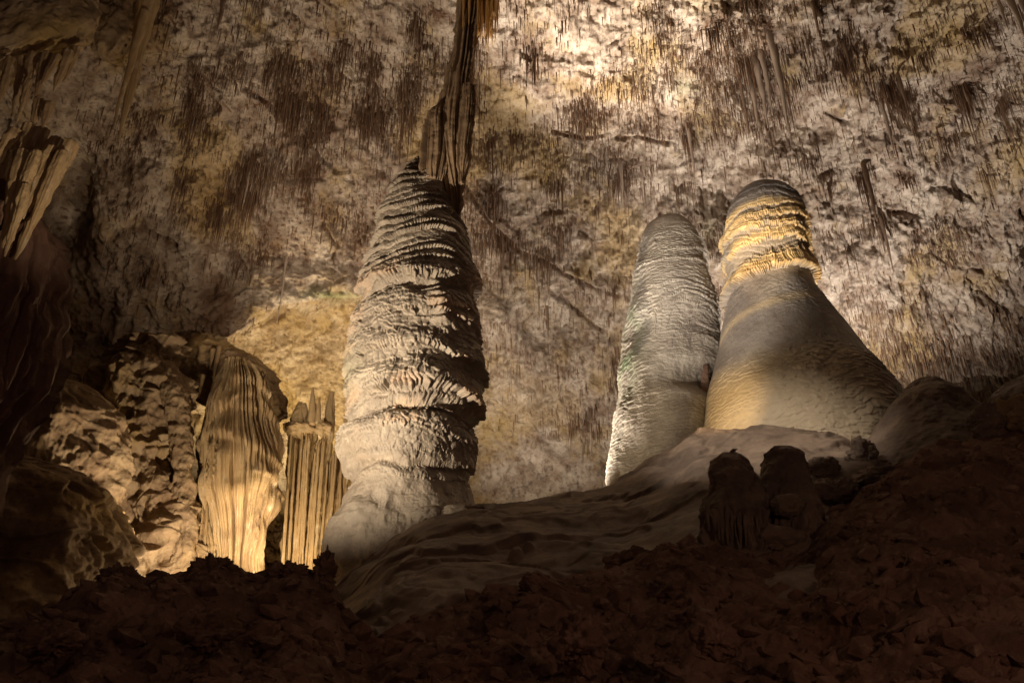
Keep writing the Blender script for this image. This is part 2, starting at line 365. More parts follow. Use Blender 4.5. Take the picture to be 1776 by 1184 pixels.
CLUST = [(490, 110, 24, 40, 1.0), (585, 100, 26, 40, .8), (505, 180, 34, 34, 1.1), (545, 222, 34, 30, 1.0), (465, 275, 45, 34, 1.0), (405, 345, 28, 40, .8), (440, 320, 30, 50, .9),
         (560, 190, 26, 30, .8), (705, 160, 26, 50, 1.0), (720, 50, 22, 40, .9), (640, 200, 40, 30, .7), (340, 190, 30, 60, .7), (330, 300, 26, 40, .5), (540, 300, 18, 40, .7),
         (918, 100, 24, 34, .9), (1010, 195, 42, 34, 1.0), (895, 245, 17, 18, .8), (1078, 305, 28, 24, 1.3), (1195, 235, 24, 20, 1.2), (1235, 48, 40, 22, .9),
         (1300, 110, 40, 24, 1.0), (1475, 92, 22, 26, 1.0), (1545, 150, 40, 30, 1.5), (1575, 170, 26, 20, 1.2), (1680, 165, 42, 24, 1.1), (1752, 185, 18, 20, 1.1), (1728, 300, 20, 16, 1.0),
         (1430, 318, 30, 16, .8), (1500, 298, 28, 18, 1.6), (1580, 308, 20, 14, 1.0), (1522, 388, 22, 14, 1.4), (862, 345, 26, 24, 1.1), (872, 415, 46, 30, 1.0), (940, 450, 30, 20, .8),
         (975, 400, 30, 34, .8), (1055, 492, 24, 12, 1.0), (1190, 325, 14, 18, .6), (822, 170, 16, 40, 1.1), (1025, 730, 26, 34, .8), (1250, 515, 18, 20, .8), (1655, 245, 26, 16, .7),
         (1400, 270, 30, 14, .5), (1600, 100, 30, 20, .6), (1320, 40, 30, 16, .6), (960, 330, 24, 26, .7), (1150, 60, 20, 14, .5), (1110, 150, 26, 16, .4), (1700, 60, 30, 20, .6), (1060, 640, 16, 60, .7),
         (990, 720, 20, 30, .6), (1765, 560, 30, 30, .5), (640, 120, 30, 60, .6), (850, 250, 12, 40, .6), (1420, 640, 20, 20, .4)]
CW1, CW2 = fbm(P, 1.4, 4, 95) * 1.5, fbm(P, 1.4, 4, 96) * 1.5
for (a, b, ra, rb, s_) in CLUST:
    brown = np.maximum(brown, min(1, s_) * .7 * np.exp(-(((PX - a + 14 * CW1) / ra / .8) ** 2 + ((PY - b + 4 + 14 * CW2) / rb) ** 2)))
fleck = .8 * (cvd > .7) * sst(.38, .2, f1d) * sst(-.1, .4, fbm(P, .8, 3, 89) + .15) + .7 * sst(.5, .75, fbm(P, (4, 3, 2), 4, 90))
brown = brown * sst(-.5, .25, fbm(P, (1.6, 1.2, .6), 3, 50)) + fleck * .8 + .7 * np.clip(CRK, 0, 1) + .5 * sst(-.3, .4, fbm(P, .5, 4, 97)) * sst(760, 420, PX) * (1 - below) + .35 * sst(.2, .7, fbm(P, (.5, .4, .3), 4, 53)) * sst(720, 500, PY)  # stains, plus a browner left side standing in for dimmer light
ochre = below * .32 + sst(560, 800, PY) * .45 * sst(.0, .5, fbm(P, .4, 3, 61) + .25) + .5 * sst(.25, .6, fbm(P, .25, 3, 63))
moss = .6 * np.exp(-(((PX - 575) / 55) ** 2 + ((PY - 510) / 9) ** 2)) + .35 * np.exp(-(((PX - 1190) / 30) ** 2 + ((PY - 150) / 16) ** 2)) + .25 * np.exp(-(((PX - 1230) / 12) ** 2 + ((PY - 400) / 30) ** 2))
make('cave_wall', P, gridq(ny, nx, flip=False), M['wall'], attrs={'brown': np.clip(brown, 0, 1), 'ochre': np.clip(ochre, 0, .8), 'moss': moss},
     label='pale stained limestone wall arching overhead as the cave ceiling behind the domes', cat='cave wall', kind='structure')
WP = P
def wallpt(px, py):
    j = int(np.clip(np.searchsorted(pxs, px), 0, nx - 1)); i = int(np.clip(np.searchsorted(pys, py), 0, ny - 1)); return WP[i, j]

# ------------------------------------------------------------------ soda straws
def straw_mesh(B, Ls, rs, n=4):
    """B bases (N,3), lengths, radii -> spike mesh"""
    N_ = len(B); th = np.linspace(0, 2 * math.pi, n, endpoint=False)[None] + RNG.random((N_, 1)) * 6
    lv = [(-.06, 1.0), (.45, .72), (.8, .45)]
    rings = []
    for t, k in lv:
        z = B[:, 2:3] - (Ls * t)[:, None] + 0 * th
        rings.append(np.stack([B[:, :1] + np.cos(th) * rs[:, None] * k, B[:, 1:2] + np.sin(th) * rs[:, None] * k, z], -1))
    tip = (B - np.stack([0 * Ls, 0 * Ls, Ls], -1))[:, None, :]
    V = np.concatenate(rings + [tip], 1)             # N, 3n+1
    k = 3 * n + 1; base = (np.arange(N_) * k)[:, None]
    a = np.arange(n)[None]; b = (a + 1) % n
    q = np.concatenate([np.stack([base + a, base + b, base + n + b, base + n + a], -1), np.stack([base + n + a, base + n + b, base + 2 * n + b, base + 2 * n + a], -1)], 1).reshape(-1, 4)
    t = np.stack([base + 2 * n + a, base + 2 * n + b, base + 3 * n + 0 * a], -1).reshape(-1, 3)
    return V, q, t, k
dens = .10 + .9 * sst(-.15, .6, fbm(P, (.55, .45, 0.59), 4, 70)) ** 1.5
lenm = np.full(PX.shape, .25) + .14 * sst(0, .6, fbm(P, .3, 3, 75))
for (a, b, ra, rb, s_) in CLUST:
    g = np.exp(-(((PX - a + 9 * CW1) / ra / .72) ** 2 + ((PY - b + 9 * CW2) / rb / .75) ** 2))
    dens += 1.5 * g * min(1, s_ + .1); lenm += .50 * s_ * g ** 1.6
dens += 1.6 * sst(1480, 1560, PX) * sst(560, 600, PY) * sst(680, 650, PY)
dens *= sst(760, 620, PY + 60 * sst(700, 1000, PX) * -1) * (1 - below) * sst(130, 260, PX + .25 * PY * 0)
dens *= np.where((PX < 690) & (PY > LIPY - 80), .1, 1)
dens *= (PX < 1850) * (PX > 100) * (PY > -60) * np.where(PY > 450, .75, 1)
pr = dens.ravel() / dens.sum()
NS = 40000
pick = RNG.choice(len(pr), NS, p=pr)
B = WP.reshape(-1, 3)[pick] + RNG.normal(0, .03, (NS, 3)) * [1, 1, .3]
Lr = lenm.ravel()[pick] * np.exp(RNG.normal(0, .6, NS)); br = np.clip(brown.ravel()[pick] * 1.3 + RNG.normal(.25, .3, NS), 0, 1)
rs = (.005 + .020 * RNG.random(NS) ** 2) * np.clip(Lr / .3, .7, 1.5)
ordr = np.argsort(-Lr * np.where((PY.ravel()[pick] > 5) & (PX.ravel()[pick] < 1770), 1, .2))
big, rest = ordr[:290], ordr[290:]
V, q, t, k = straw_mesh(B[rest], Lr[rest], rs[rest])
pale = np.clip(RNG.normal(.0, .45, len(rest)) - br[rest] * .5, 0, 1)
make('soda_straws', V, q, M['straw'], attrs={'brown': np.repeat(br[rest], k), 'pale': np.repeat(pale, k)}, tris=t, smooth=True,
     label='thousands of short thin brown soda straws bristling from the pale wall and ceiling', cat='soda straws', kind='stuff')
V, q, t, k = straw_mesh(np.zeros((1, 3)), np.ones(1), np.ones(1), 6)
me0 = None
for n_, i in enumerate(big):
    px, py = PX.ravel()[pick[i]], PY.ravel()[pick[i]]
    if me0 is None:
        me0 = bpy.data.meshes.new('soda_straw'); me0.from_pydata(V.reshape(-1, 3).tolist(), [], q.tolist() + t.tolist())
        for p_ in me0.polygons: p_.use_smooth = True
        me0.materials.append(M['straw']); a_ = me0.attributes.new('brown', 'FLOAT', 'POINT'); a_.data.foreach_set("value", np.full(len(me0.vertices), .55, np.float32))
        o = bpy.data.objects.new('soda_straw', me0)
    else: o = STR0.copy()
    if n_ == 0: STR0 = o
    COL.objects.link(o); o.location = B[i].tolist(); o.scale = (rs[i] * 1.15, rs[i] * 1.15, Lr[i])
    if px < 800: lab = 'long thin brown soda straw on the dim ceiling left of the tall ribbed column'; g = 'straws left of the column'
    elif px > 1415 and py < 240: lab = 'long thin brown soda straw on the ceiling high right of the gold banded dome'; g = 'straws high right'
    elif px > 1415: lab = 'long thin brown soda straw on the wall right of the gold banded dome'; g = 'straws right of the gold dome'
    elif py < 130: lab = 'long thin brown soda straw on the brightest part of the ceiling at the top'; g = 'straws at the bright ceiling'
    elif px < 1080: lab = 'long thin brown soda straw on the wall between ribbed column and pale dome'; g = 'straws between column and pale dome'
    else: lab = 'long thin brown soda straw on the ceiling above the two domes'; g = 'straws above the domes'
    setp(o, lab, 'soda straw', g)

# ------------------------------------------------------------------ large single stalactites
STAL = [ # px, py top, py tip, width px, label, sideways lean of tip
    (1297, 112, 228, 9, 'pale stalactite at the left of the big bundle above the domes'),
    (1309, 104, 222, 10, 'thick pale stalactite in the middle of the big bundle above the domes'),
    (1321, 88, 200, 9, 'slim pale stalactite right of centre in the big bundle above the domes'),
    (1333, 55, 236, 11, 'longest and pale stalactite of the big bundle above the domes'),
    (1341, 78, 190, 8, 'short brown stalactite at the right edge of the big bundle above the domes'),
    (1286, 130, 240, 6, 'thin dark stalactite hanging just left of the big bundle above the domes'),
    (1404, 2, 68, 6, 'lone thin stalactite at the top edge between bright and dim ceiling'),
    (1233, 92, 146, 4, 'lone needle stalactite left of the big bundle on bright ceiling'),
    (1501, 285, 384, 8, 'long dark stalactite in the brush of straws right of the gold dome top'),
    (1533, 372, 476, 6, 'lowest long dark stalactite on the wall right of the gold banded dome'),
    (1533, 176, 272, 7, 'grey needle stalactite below the wide brown brush at upper right'),
    (1556, 126, 212, 6, 'brown stalactite in the middle of the wide brown brush at upper right'),
    (1192, 215, 338, 5, 'long pale needle stalactite above the right shoulder of the pale dome'),
    (1076, 285, 350, 6, 'brown stalactite in the small brush above left of the pale dome'),
    (1740, -20, 70, 11, 'large tan stalactite second from the right at the upper right corner'),
    (1760, -25, 96, 10, 'longest tan stalactite at the upper right corner'),
    (1724, -20, 50, 9, 'leftmost tan stalactite of the three in the upper right corner'),
    (1468, 70, 122, 6, 'brown stalactite in the small dark brush near the top right'),
    (1530, 395, 440, 5, 'short dark stalactite beside the lowest long one right of gold dome'),
    (948, 535, 590, 4, 'small lone needle stalactite low on the wall right of the column'),
    (1686, 150, 205, 7, 'dark stalactite in the shadowy brush near the right edge'),
    (497, 440, 560, 4, 'long thin pale stalactite just above the alcove with draperies'),
    (442, 275, 350, 4, 'thin grey stalactite on the dim ceiling above the alcove'),
    (385, -20, 55, 9, 'dark stalactite at the top edge left of the ceiling column'),
    (520, 190, 300, 3, 'long hair thin stalactite in the dark patch left of the column'),
    (1013, 205, 252, 5, 'brown stalactite in the middle of the round brush right of the column'),
    (870, 405, 470, 6, 'dark brown stalactite in the brush close right of the ribbed column'),
    (1022, 735, 795, 5, 'brown stalactite low on the wall beside the foot of the pale dome'),
]
for i, (px, p0, p1, wd, lab) in enumerate(STAL):
    b = wallpt(px, p0); Yb = b[1]
    k = (CY - p1) / F; zt = Yb * (SP + k * CP) / (CP - k * SP) + ZC
    L_ = b[2] - zt; r = wd * 1.12 / F * (Yb * CP + (b[2] - ZC) * SP) * .5
    strand('stalactite', [(b[0], Yb + .1, b[2] + .25), (b[0], Yb, b[2] - .1 * L_), (b[0] + .01 * L_, Yb, b[2] - .6 * L_), (b[0], Yb, zt)], [r * 1.25, r, r * .62, .012],
           M['straw'], n=10, m=20, rough=.2, seed=i * 3.3, attrs={'pale': .55 if 'pale' in lab or 'tan' in lab or 'grey' in lab else .12, 'brown': .15 if 'pale' in lab or 'tan' in lab else .5},
           label=lab, cat='stalactite', group='large stalactites on wall and ceiling')

# ------------------------------------------------------------------ the tall ribbed column and what hangs above it
Yg = 22.0
GP = [(1060, 540, 860), (1000, 560, 850), (960, 556, 842), (920, 562, 838), (880, 585, 834), (850, 597, 832), (800, 594, 832), (760, 590, 833), (738, 592, 836), (722, 603, 836), (690, 597, 838), (650, 597, 840), (600, 602, 838),
      (560, 612, 833), (530, 622, 828), (500, 626, 824), (450, 634, 820), (400, 641, 812), (360, 650, 802), (330, 666, 790), (305, 690, 776), (292, 704, 768), (284, 714, 760)]
zg = lambda py, Y=Yg: float(at(0, py, Y)[2])
def big_lip(z, zl, amp, hgt, pw=1.3):
    p = (z - zl) / hgt; return amp * np.where((p > 0) & (p < 1), np.clip(1 - p ** 1.7, 0, 1), 0) * sst(0, .06, p)
def giant(TH, Z, P, Rm):
    front = sst(-.2, .6, np.cos(TH + 1.9))      # fringes are richest towards the lamp side
    u, fr, p1 = ledges(TH, Z, Rm, .30, .62, P, 2, .09, .5, .36, .7)
    u2 = scales(TH, Z, Rm, .15, .17, P, 9)
    top = sst(zg(900), zg(740), Z); mid = sst(zg(540), zg(620), Z); up = sst(zg(560), zg(470), Z)
    d = .21 * u * (.12 * top + .88 * up) * (.45 + .55 * front) + .13 * u2 * (top * (1 - .65 * up) + .10)
    x = TH * Rm / .11 + 1.4 * vn(P, 3.0, 33)
    xi = np.floor(x); t = np.abs(x - xi - .5) * 2; hr = HT[xi.astype(int) & 255, 17, 1]
    jag = .22 * hr + .10 * t
    wv = .16 * vn(P, .9, 41) + .08 * vn(P, 2.2, 43)
    lips = 0; frz = 0
    for py, amp, hg, sl in ((724, .42, .75, .05), (690, .20, .45, -.06), (664, .26, .5, .1), (632, .20, .4, -.12), (607, .16, .4, .1), (512, .30, .8, -.20), (540, .16, .4, .15), (575, .16, .4, -.1), (822, .26, .5, -.18), (797, .16, .4, .12), (762, .20, .4, .1), (845, .12, .4, -.1)):
        a_ = amp * np.clip(.75 + .6 * vn(np.stack([TH * 1.1, TH * 0 + py, TH * 0], -1), 1, 3), .15, 1.2)
        zl = zg(py) + sl * np.sin(TH + 1.57 + 1.57) * 2.2 + wv + jag * (.8 if amp > .13 else .4)
        g = big_lip(Z, zl, 1, hg); lips = np.maximum(lips, a_ * g * (1 - .22 * t ** 2)); frz = np.maximum(frz, sst(.4, 1, g) * (amp > .11))
    gap = np.exp(-((Z - (zg(737) + wv)) / .17) ** 2) + .6 * np.exp(-((Z - (zg(520) - .2 * np.sin(TH + 3.14) * 2.2 + wv)) / .2) ** 2) + .5 * np.exp(-((Z - (zg(832) + wv)) / .15) ** 2)
    below_ = sst(zg(738), zg(760), Z)
    d = d * (1 - .35 * sst(0, .2, lips)) * (1 - .10 * below_) + lips * (1 - .35 * below_) - .36 * gap + .16 * np.exp(-((Z - zg(775)) / .55) ** 2)
    low = sst(zg(820), zg(900), Z)
    d = d * (1 - .7 * low) + low * (.20 * fbm(P, .8, 3, 14) + .05 * ridged(P, 2.5, 3, 15))
    d += -.20 + .22 * fbm(P, .45, 3, 12) + .018 * fbm(P, 6, 3, 16)
    d += .30 * sst(zg(560), zg(530), Z) * 0
    # a knob-studded spine on the front right
    th0 = -1.05 + .10 * np.sin(Z * 1.3); sp_ = np.exp(-((TH - th0) / .13) ** 2) * sst(zg(625), zg(600), Z) * sst(zg(500), zg(530), Z)
    d += sp_ * (.16 + .08 * np.cos(Z / .26 * 6.283))
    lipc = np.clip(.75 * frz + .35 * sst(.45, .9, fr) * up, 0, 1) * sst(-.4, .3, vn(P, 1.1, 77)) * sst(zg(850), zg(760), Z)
    rec = .75 * sst(.10, .0, u) * up * sst(.6, .95, p1) + .0  # shade under the ledges, painted in as a dark tint
    moss = .25 * np.exp(-((Z - zg(660)) / .8) ** 2) * np.exp(-((TH + 2.9) / .5) ** 2)
    return d, {'lip': lipc * .75, 'recess_shade': np.clip(rec, 0, 1), 'moss': moss}
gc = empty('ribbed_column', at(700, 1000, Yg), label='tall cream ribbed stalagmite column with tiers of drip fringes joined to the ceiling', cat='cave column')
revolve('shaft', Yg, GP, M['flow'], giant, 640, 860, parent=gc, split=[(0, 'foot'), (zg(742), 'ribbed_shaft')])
# lumps against its foot
for i, (px, py, rx, rz, rY) in enumerate([(648, 905, 62, 46, -.9), (600, 945, 40, 50, -.6), (700, 915, 45, 36, -1.2), (740, 893, 26, 14, -1.6), (790, 888, 22, 12, -1.6)]):
    c = at(px, py, Yg + rY); s = (Yg * CP + (c[2] - ZC) * SP) / F
    blob('foot_lump', c, (rx * s, rx * s * .8, rz * s * 1.1), M['flow'], .10, 1.0, i * 5, 90, parent=gc, fine=.05)
# ceiling column above
hc = empty('hanging_column', at(790, 290, 21.9), label='dark fluted stalactite mass hanging from the ceiling onto the ribbed column top', cat='stalactite')
def hang(TH, Z, P, Rm):
    fl = np.abs(vn(np.stack([TH * 3.2 + .25 * Z, Z * .25, TH * 0], -1), 1, 5)) * 1.6
    fl2 = vn(np.stack([TH * 9 + .2 * Z, Z * .5, TH * 0], -1), 1, 6)
    sc = sst(.2, 1, (Z * 3.2 + 2 * vn(P, 1.5, 8)) % 1) * .03
    return -.42 * Rm * 2 * (fl - .3) * .8 + .22 * Rm * fl2 + .04 * fbm(P, 3, 3, 9), {'recess_shade': sst(.1, .5, fl) * .35}  # grooves tinted darker, their shade put into the colour
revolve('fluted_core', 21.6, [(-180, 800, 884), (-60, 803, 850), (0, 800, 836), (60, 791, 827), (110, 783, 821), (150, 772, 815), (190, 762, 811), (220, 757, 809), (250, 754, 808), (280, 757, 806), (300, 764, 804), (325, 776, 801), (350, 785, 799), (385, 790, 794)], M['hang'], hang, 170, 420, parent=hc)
revolve('side_lobe', 21.45, [(188, 755, 772), (200, 744, 778), (220, 737, 780), (250, 734, 782), (275, 730, 784), (300, 728, 780), (322, 734, 772)], M['hang'], hang, 140, 140, parent=hc)
revolve('tattered_flap', 21.2, [(150, 804, 822), (185, 800, 824), (225, 797, 820), (262, 792, 815), (275, 792, 816), (288, 792, 812), (300, 796, 808), (318, 798, 803)], M['hang'], hang, 100, 160, parent=hc)
for i in range(46):
    px = 806 + RNG.random() * 58; p0 = -60 + RNG.random() * 25; tip = 20 + RNG.random() * 75 * (1 - abs(px - 846) / 40 * .6)
    b = at(px, p0, 21.0 + RNG.random() * .8); e = at(px, tip, b[1]); e[0] = b[0]
    strand('drip_spike', [b, b * .5 + e * .5, e], [.07, .05, .01], M['orange'], parent=hc, n=7, m=10, rough=.25, seed=i, attrs={'brown': .15, 'pale': 0})

# ------------------------------------------------------------------ pale dome (left twin)
Yl = 27.0
LP = [(900, 1035, 1215), (850, 1050, 1205), (800, 1057, 1208), (750, 1061, 1220), (700, 1065, 1236), (650, 1070, 1246), (600, 1080, 1249), (550, 1089, 1241), (500, 1095, 1227), (450, 1102, 1222), (425, 1108, 1217), (405, 1116, 1208), (392, 1124, 1199), (383, 1135, 1188), (378, 1147, 1176), (376, 1156, 1167)]
zl = lambda py: zg(py, Yl)
def twinl(TH, Z, P, Rm):
    u, fr, _ = ledges(TH, Z, Rm, .30, 1.5, P, 22, .07, .35, .35)
    u2 = scales(TH, Z, Rm, .15, .10, P, 25)
    a = sst(zl(395), zl(440), Z); b = sst(zl(640), zl(560), Z)
    d = .075 * u * a * (.15 + .85 * b) + .085 * u2 * a * (1 - .45 * sst(zl(590), zl(640), Z))
    x = TH * Rm / .07; d += .02 * vn(np.stack([x * .5, Z * .8, TH * 0], -1), 1, 3) * (1 - b)
    wv = .25 * vn(P, .5, 3)
    d += big_lip(Z, zl(705) - 1.6 + wv + .5 * np.cos(TH + 1.2), .0, 1.0)
    d += .85 * np.exp(-((TH + 1.15) / .7) ** 2) * sst(zl(690), zl(725), Z + .25 * vn(P, .8, 31)) + .30 * np.exp(-((TH + .9) / .6) ** 2) * sst(zl(592), zl(618), Z + .3 * vn(P, .7, 32)) * sst(zl(680), zl(640), Z) + .22 * fbm(P, .5, 2, 33)
    d += -.12 * np.exp(-((TH + 1.3) / .9) ** 2) * np.exp(-((Z - zl(620)) / .7) ** 2)
    
    d += .12 * fbm(P, .5, 3, 2) + .012 * fbm(P, 7, 3, 3)
    moss = .75 * np.exp(-((TH + 2.75) / .36) ** 2) * np.exp(-((Z - zl(640)) / 2.0) ** 2) * sst(-.5, .3, vn(P, 1.5, 4))
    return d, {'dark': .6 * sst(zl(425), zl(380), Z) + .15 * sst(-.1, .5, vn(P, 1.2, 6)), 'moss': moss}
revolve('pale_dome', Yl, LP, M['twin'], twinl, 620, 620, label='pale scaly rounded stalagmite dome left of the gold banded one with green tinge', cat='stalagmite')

# ------------------------------------------------------------------ gold banded dome (right twin)
Yr = 25.0
RP = [(960, 1195, 1640), (800, 1215, 1600), (760, 1217, 1585), (735, 1219, 1566), (700, 1222, 1545), (660, 1231, 1516), (620, 1240, 1488), (585, 1248, 1464), (550, 1257, 1440), (520, 1266, 1422), (508, 1268, 1414), (490, 1271, 1408), (470, 1268, 1404), (455, 1262, 1402), (430, 1260, 1401), (400, 1260, 1396),
      (375, 1262, 1389), (355, 1268, 1380), (342, 1276, 1370), (332, 1288, 1357), (326, 1302, 1343), (323, 1314, 1330)]
zr = lambda py: zg(py, Yr)
def twinr(TH, Z, P, Rm):
    u, fr, _ = ledges(TH, Z, .9, .20, .9, P, 42, .055, .4, .4)
    u2 = scales(TH, Z, 1.9, .16, .12, P, 45)
    x = TH * 1.25 / .055 + 1.2 * vn(P, 4, 33); xi = np.floor(x); t = np.abs(x - xi - .5) * 2
    jag = .20 * HT[xi.astype(int) & 255, 31, 1] + .09 * t
    wv = .16 * vn(P, 1.1, 47)
    lips = 0; fri = 0
    for py, amp, hg, lean in ((505, .34, .85, .35), (455, .24, .55, .22), (434, .20, .42, -.15), (415, .22, .42, .15), (392, .10, .34, .12), (376, .07, .28, -.05), (362, .06, .25, .08)):
        a_ = amp * np.clip(.8 + .5 * vn(np.stack([TH * 1.5, TH * 0 + py, TH * 0], -1), 1, 3), .3, 1.2) if py < 500 else amp
        zz_ = zr(py) + lean * np.cos(TH) * 1.0 * (-1 if py > 500 else -.6) * -1 + wv * (.4 if py > 500 else 1.2) + jag * (.9 if amp > .12 else .5)
        g = big_lip(Z, zz_, 1, hg, 1.1); lips = np.maximum(lips, a_ * g * (1 - .25 * t ** 2))
        fri = np.maximum(fri, sst(.25, .7, g) * (amp > .09))
    neck = sst(zr(520), zr(498), Z); cap = sst(zr(392), zr(368), Z + .12 * vn(P, 2.5, 64))
    d = lips + neck * (1 - cap * .7) * .035 * u + (1 - neck) * .055 * u2 * np.clip(.35 + .9 * vn(P, .7, 49), .06, 1)
    d += .10 * fbm(P, .5, 3, 52) + .01 * fbm(P, 7, 3, 53)
    foot_glow = .85 * sst(zr(645), zr(690), Z + .25 * vn(P, 1, 55)) * sst(-.75, -1.25, TH + .15 * vn(P, 2, 56)) * sst(-3.3, -2.9, TH)  # pool of warm lamp light at the lower left, painted into the colour
    d += .08 * foot_glow * u2
    stripe = .6 * np.exp(-((Z - (zr(560) + .45 * (TH + 1.6) + .2 * vn(P, .8, 57))) / .16) ** 2) * sst(-.9, -1.4, TH)
    gold = neck * (1 - cap) * np.clip(.30 + .75 * fri, 0, 1) * sst(-.95, -.5, vn(P, 1.6, 60)) * sst(-.02, .02, lips)
    return d, {'gold': gold, 'cream': np.clip(foot_glow * .5 + stripe * .8, 0, 1), 'dark': .85 * sst(zr(392), zr(350), Z) + .30 * (1 - neck) * sst(-.2, .5, vn(P, .8, 62))}  # cream tint carries the painted foot light and a stripe
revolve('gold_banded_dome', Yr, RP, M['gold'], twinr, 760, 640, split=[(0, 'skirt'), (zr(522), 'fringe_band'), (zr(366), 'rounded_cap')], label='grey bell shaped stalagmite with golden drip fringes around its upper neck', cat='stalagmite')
# thin slab leaning between the two domes
strand('stone_slab', [at(1224, 632, 25.6), at(1222, 680, 25.6), at(1219, 735, 25.6), at(1216, 780, 25.6)], [.08, .17, .22, .26], M['slope'], n=12, m=20, flat=.4, rough=.08, label='dark narrow rock slab standing in the gap between the two domes', cat='rock slab')

# ------------------------------------------------------------------ hill (smooth flowstone mound)
CREST = [(-600, 1180), (300, 1110), (560, 1040), (590, 1005), (640, 965), (700, 925), (740, 902), (800, 893), (860, 888), (940, 872), (1000, 862), (1050, 850), (1100, 824), (1150, 790), (1190, 762), (1225, 738), (1340, 724), (1450, 726), (1520, 745), (1600, 762), (1776, 760), (2400, 800)]
CRY = [(-600, 17), (560, 18), (700, 20), (850, 21), (1000, 22.5), (1150, 23.5), (1250, 24.5), (1450, 25), (1776, 24), (2400, 22)]
pu = np.linspace(-300, 2300, 760); sv = np.concatenate([np.linspace(0, 1, 300), np.linspace(1, 1.5, 50)[1:]])
U, S = np.meshgrid(pu, sv)
pc = stab(U, CREST, 14); yc = stab(U, CRY, 60)
Cc = at(U, pc, yc); Bs = at(U, 1240, 11.0 + 0 * U)
s1 = np.clip(S, 0, 1); k1 = 1 - (1 - s1) ** 1.12
X = Bs[..., 0] * (1 - s1) + Cc[..., 0] * s1; Yh = Bs[..., 1] * (1 - s1) + Cc[..., 1] * s1; Zh = Bs[..., 2] * (1 - k1) + Cc[..., 2] * k1
ov = np.clip(S - 1, 0, 1)
Yh = Yh + ov * 20; Zh = Zh - ov ** 2 * 4 - ov * .5 * 1.2
P = np.stack([X, Yh, Zh], -1)
W = P + .6 * np.stack([fbm(P, .3, 2, 3), fbm(P, .3, 2, 4), fbm(P, .3, 2, 5)], -1)
hd = .42 * fbm(W, (.22, .35, .5), 3, 7) * (1 - .6 * sst(.85, 1, s1)) + .03 * fbm(P, 1.1, 3, 17)
run = (W[..., 2] * 1.1 - W[..., 0] * .30 + 1.1 * fbm(P, .45, 4, 8))
p_ = run % 1
hd += .20 * (1 - p_) * sst(0, .10, p_) * np.clip(vn(P, .5, 9) + .45, 0, 1)
p_ = (run * 2.7 + 1.2 * vn(P, 1, 5)) % 1
hd += .05 * (1 - p_) * sst(0, .1, p_) * np.clip(vn(P, .9, 19) + .4, 0, 1) + .02 * (ridged(P, 2.5, 3, 18) - .4) + .012 * fbm(P, 6, 3, 10)
P = P + np.stack([0 * hd, -.5 * hd, .85 * hd], -1)
def project(Q):
    y, z = Q[..., 1], Q[..., 2] - ZC; dd = y * CP + z * SP
    return CX + F * Q[..., 0] / dd, CY - F * (z * CP - y * SP) / dd
HILL = P[:300]; HPX, HPY = project(HILL)
def hillpt(px, py):
    """the spot of the hill that shows at px, py"""
    q = np.argmin((HPX - px) ** 2 + (HPY - py) ** 2 + 2 * HILL[..., 1]); return HILL.reshape(-1, 3)[q]
make('flowstone_hill', P, gridq(len(sv), len(pu), flip=False), M['hill'], label='smooth dark brown flowstone hill rising to the feet of the two domes', cat='hill', kind='structure')

# ------------------------------------------------------------------ rubble slope in front
RC = [(-700, 1150), (-200, 1110), (0, 1088), (60, 1062), (120, 1034), (160, 1008), (200, 990), (230, 1002), (290, 998), (340, 984), (370, 978), (410, 988), (440, 1004), (470, 990), (500, 981), (535, 988), (575, 1000), (586, 1025), (600, 1060), (640, 1105), (700, 1085), (760, 1062), (850, 1024), (950, 1004), (1060, 985), (1150, 962),
      (1195, 935), (1225, 950), (1330, 968), (1400, 945), (1440, 895), (1500, 850), (1560, 805), (1620, 772), (1700, 765), (1776, 742), (1900, 700), (2500, 650)]
pu = np.linspace(-250, 2050, 900); sv = np.concatenate([np.linspace(0, 1, 380), np.linspace(1, 1.35, 30)[1:]])
U, S = np.meshgrid(pu, sv)
pc = stab(U, RC, 5); yc = stab(U, [(-700, 11), (500, 12), (900, 12.5), (1300, 14), (1776, 15), (2500, 15)], 50)
Cc = at(U, pc, yc); Bs = at(U, 1400, 4.0 + 0 * U); Bs[..., 2] = .0
s1 = np.clip(S, 0, 1); ov = np.clip(S - 1, 0, 1)
k1 = .35 * s1 + .65 * s1 ** 1.4
X = Bs[..., 0] * (1 - s1) + Cc[..., 0] * s1; Yh = Bs[..., 1] * (1 - s1) + Cc[..., 1] * s1 + ov * 6; Zh = Bs[..., 2] * (1 - k1) + Cc[..., 2] * k1 - ov * 4 - ov ** 2 * 20
P = np.stack([X, Yh, Zh], -1)
W = P + .25 * np.stack([fbm(P, .8, 2, 3), fbm(P, .8, 2, 4), fbm(P, .8, 2, 5)], -1)
f1, f2, cv = worley(W[..., 0] * 1.2, W[..., 1] * .8 + W[..., 2] * .9, 3)
g1, g2, cw = worley(W[..., 0] * 3.4, W[..., 1] * 2.2 + W[..., 2] * 2.6, 4)
rd = .30 * fbm(P, .5, 4, 21) * sst(1, .85, s1) + .34 * np.clip(.62 - f1, 0, 1) * cv + .13 * np.clip(.6 - g1, 0, 1) * cw + .10 * (ridged(P, 1.8, 4, 24) - .4) + .03 * fbm(P, 9, 3, 25)
rd *= 1 - .25 * sst(.9, 1, s1)
P = P + np.stack([0 * rd, -.55 * rd, .83 * rd], -1)
make('rubble_slope', P, gridq(len(sv), len(pu), flip=False), M['slope'], label='dark reddish rubble slope filling the foreground below the domes', cat='rocky slope', kind='structure')
RUB = P[:380]
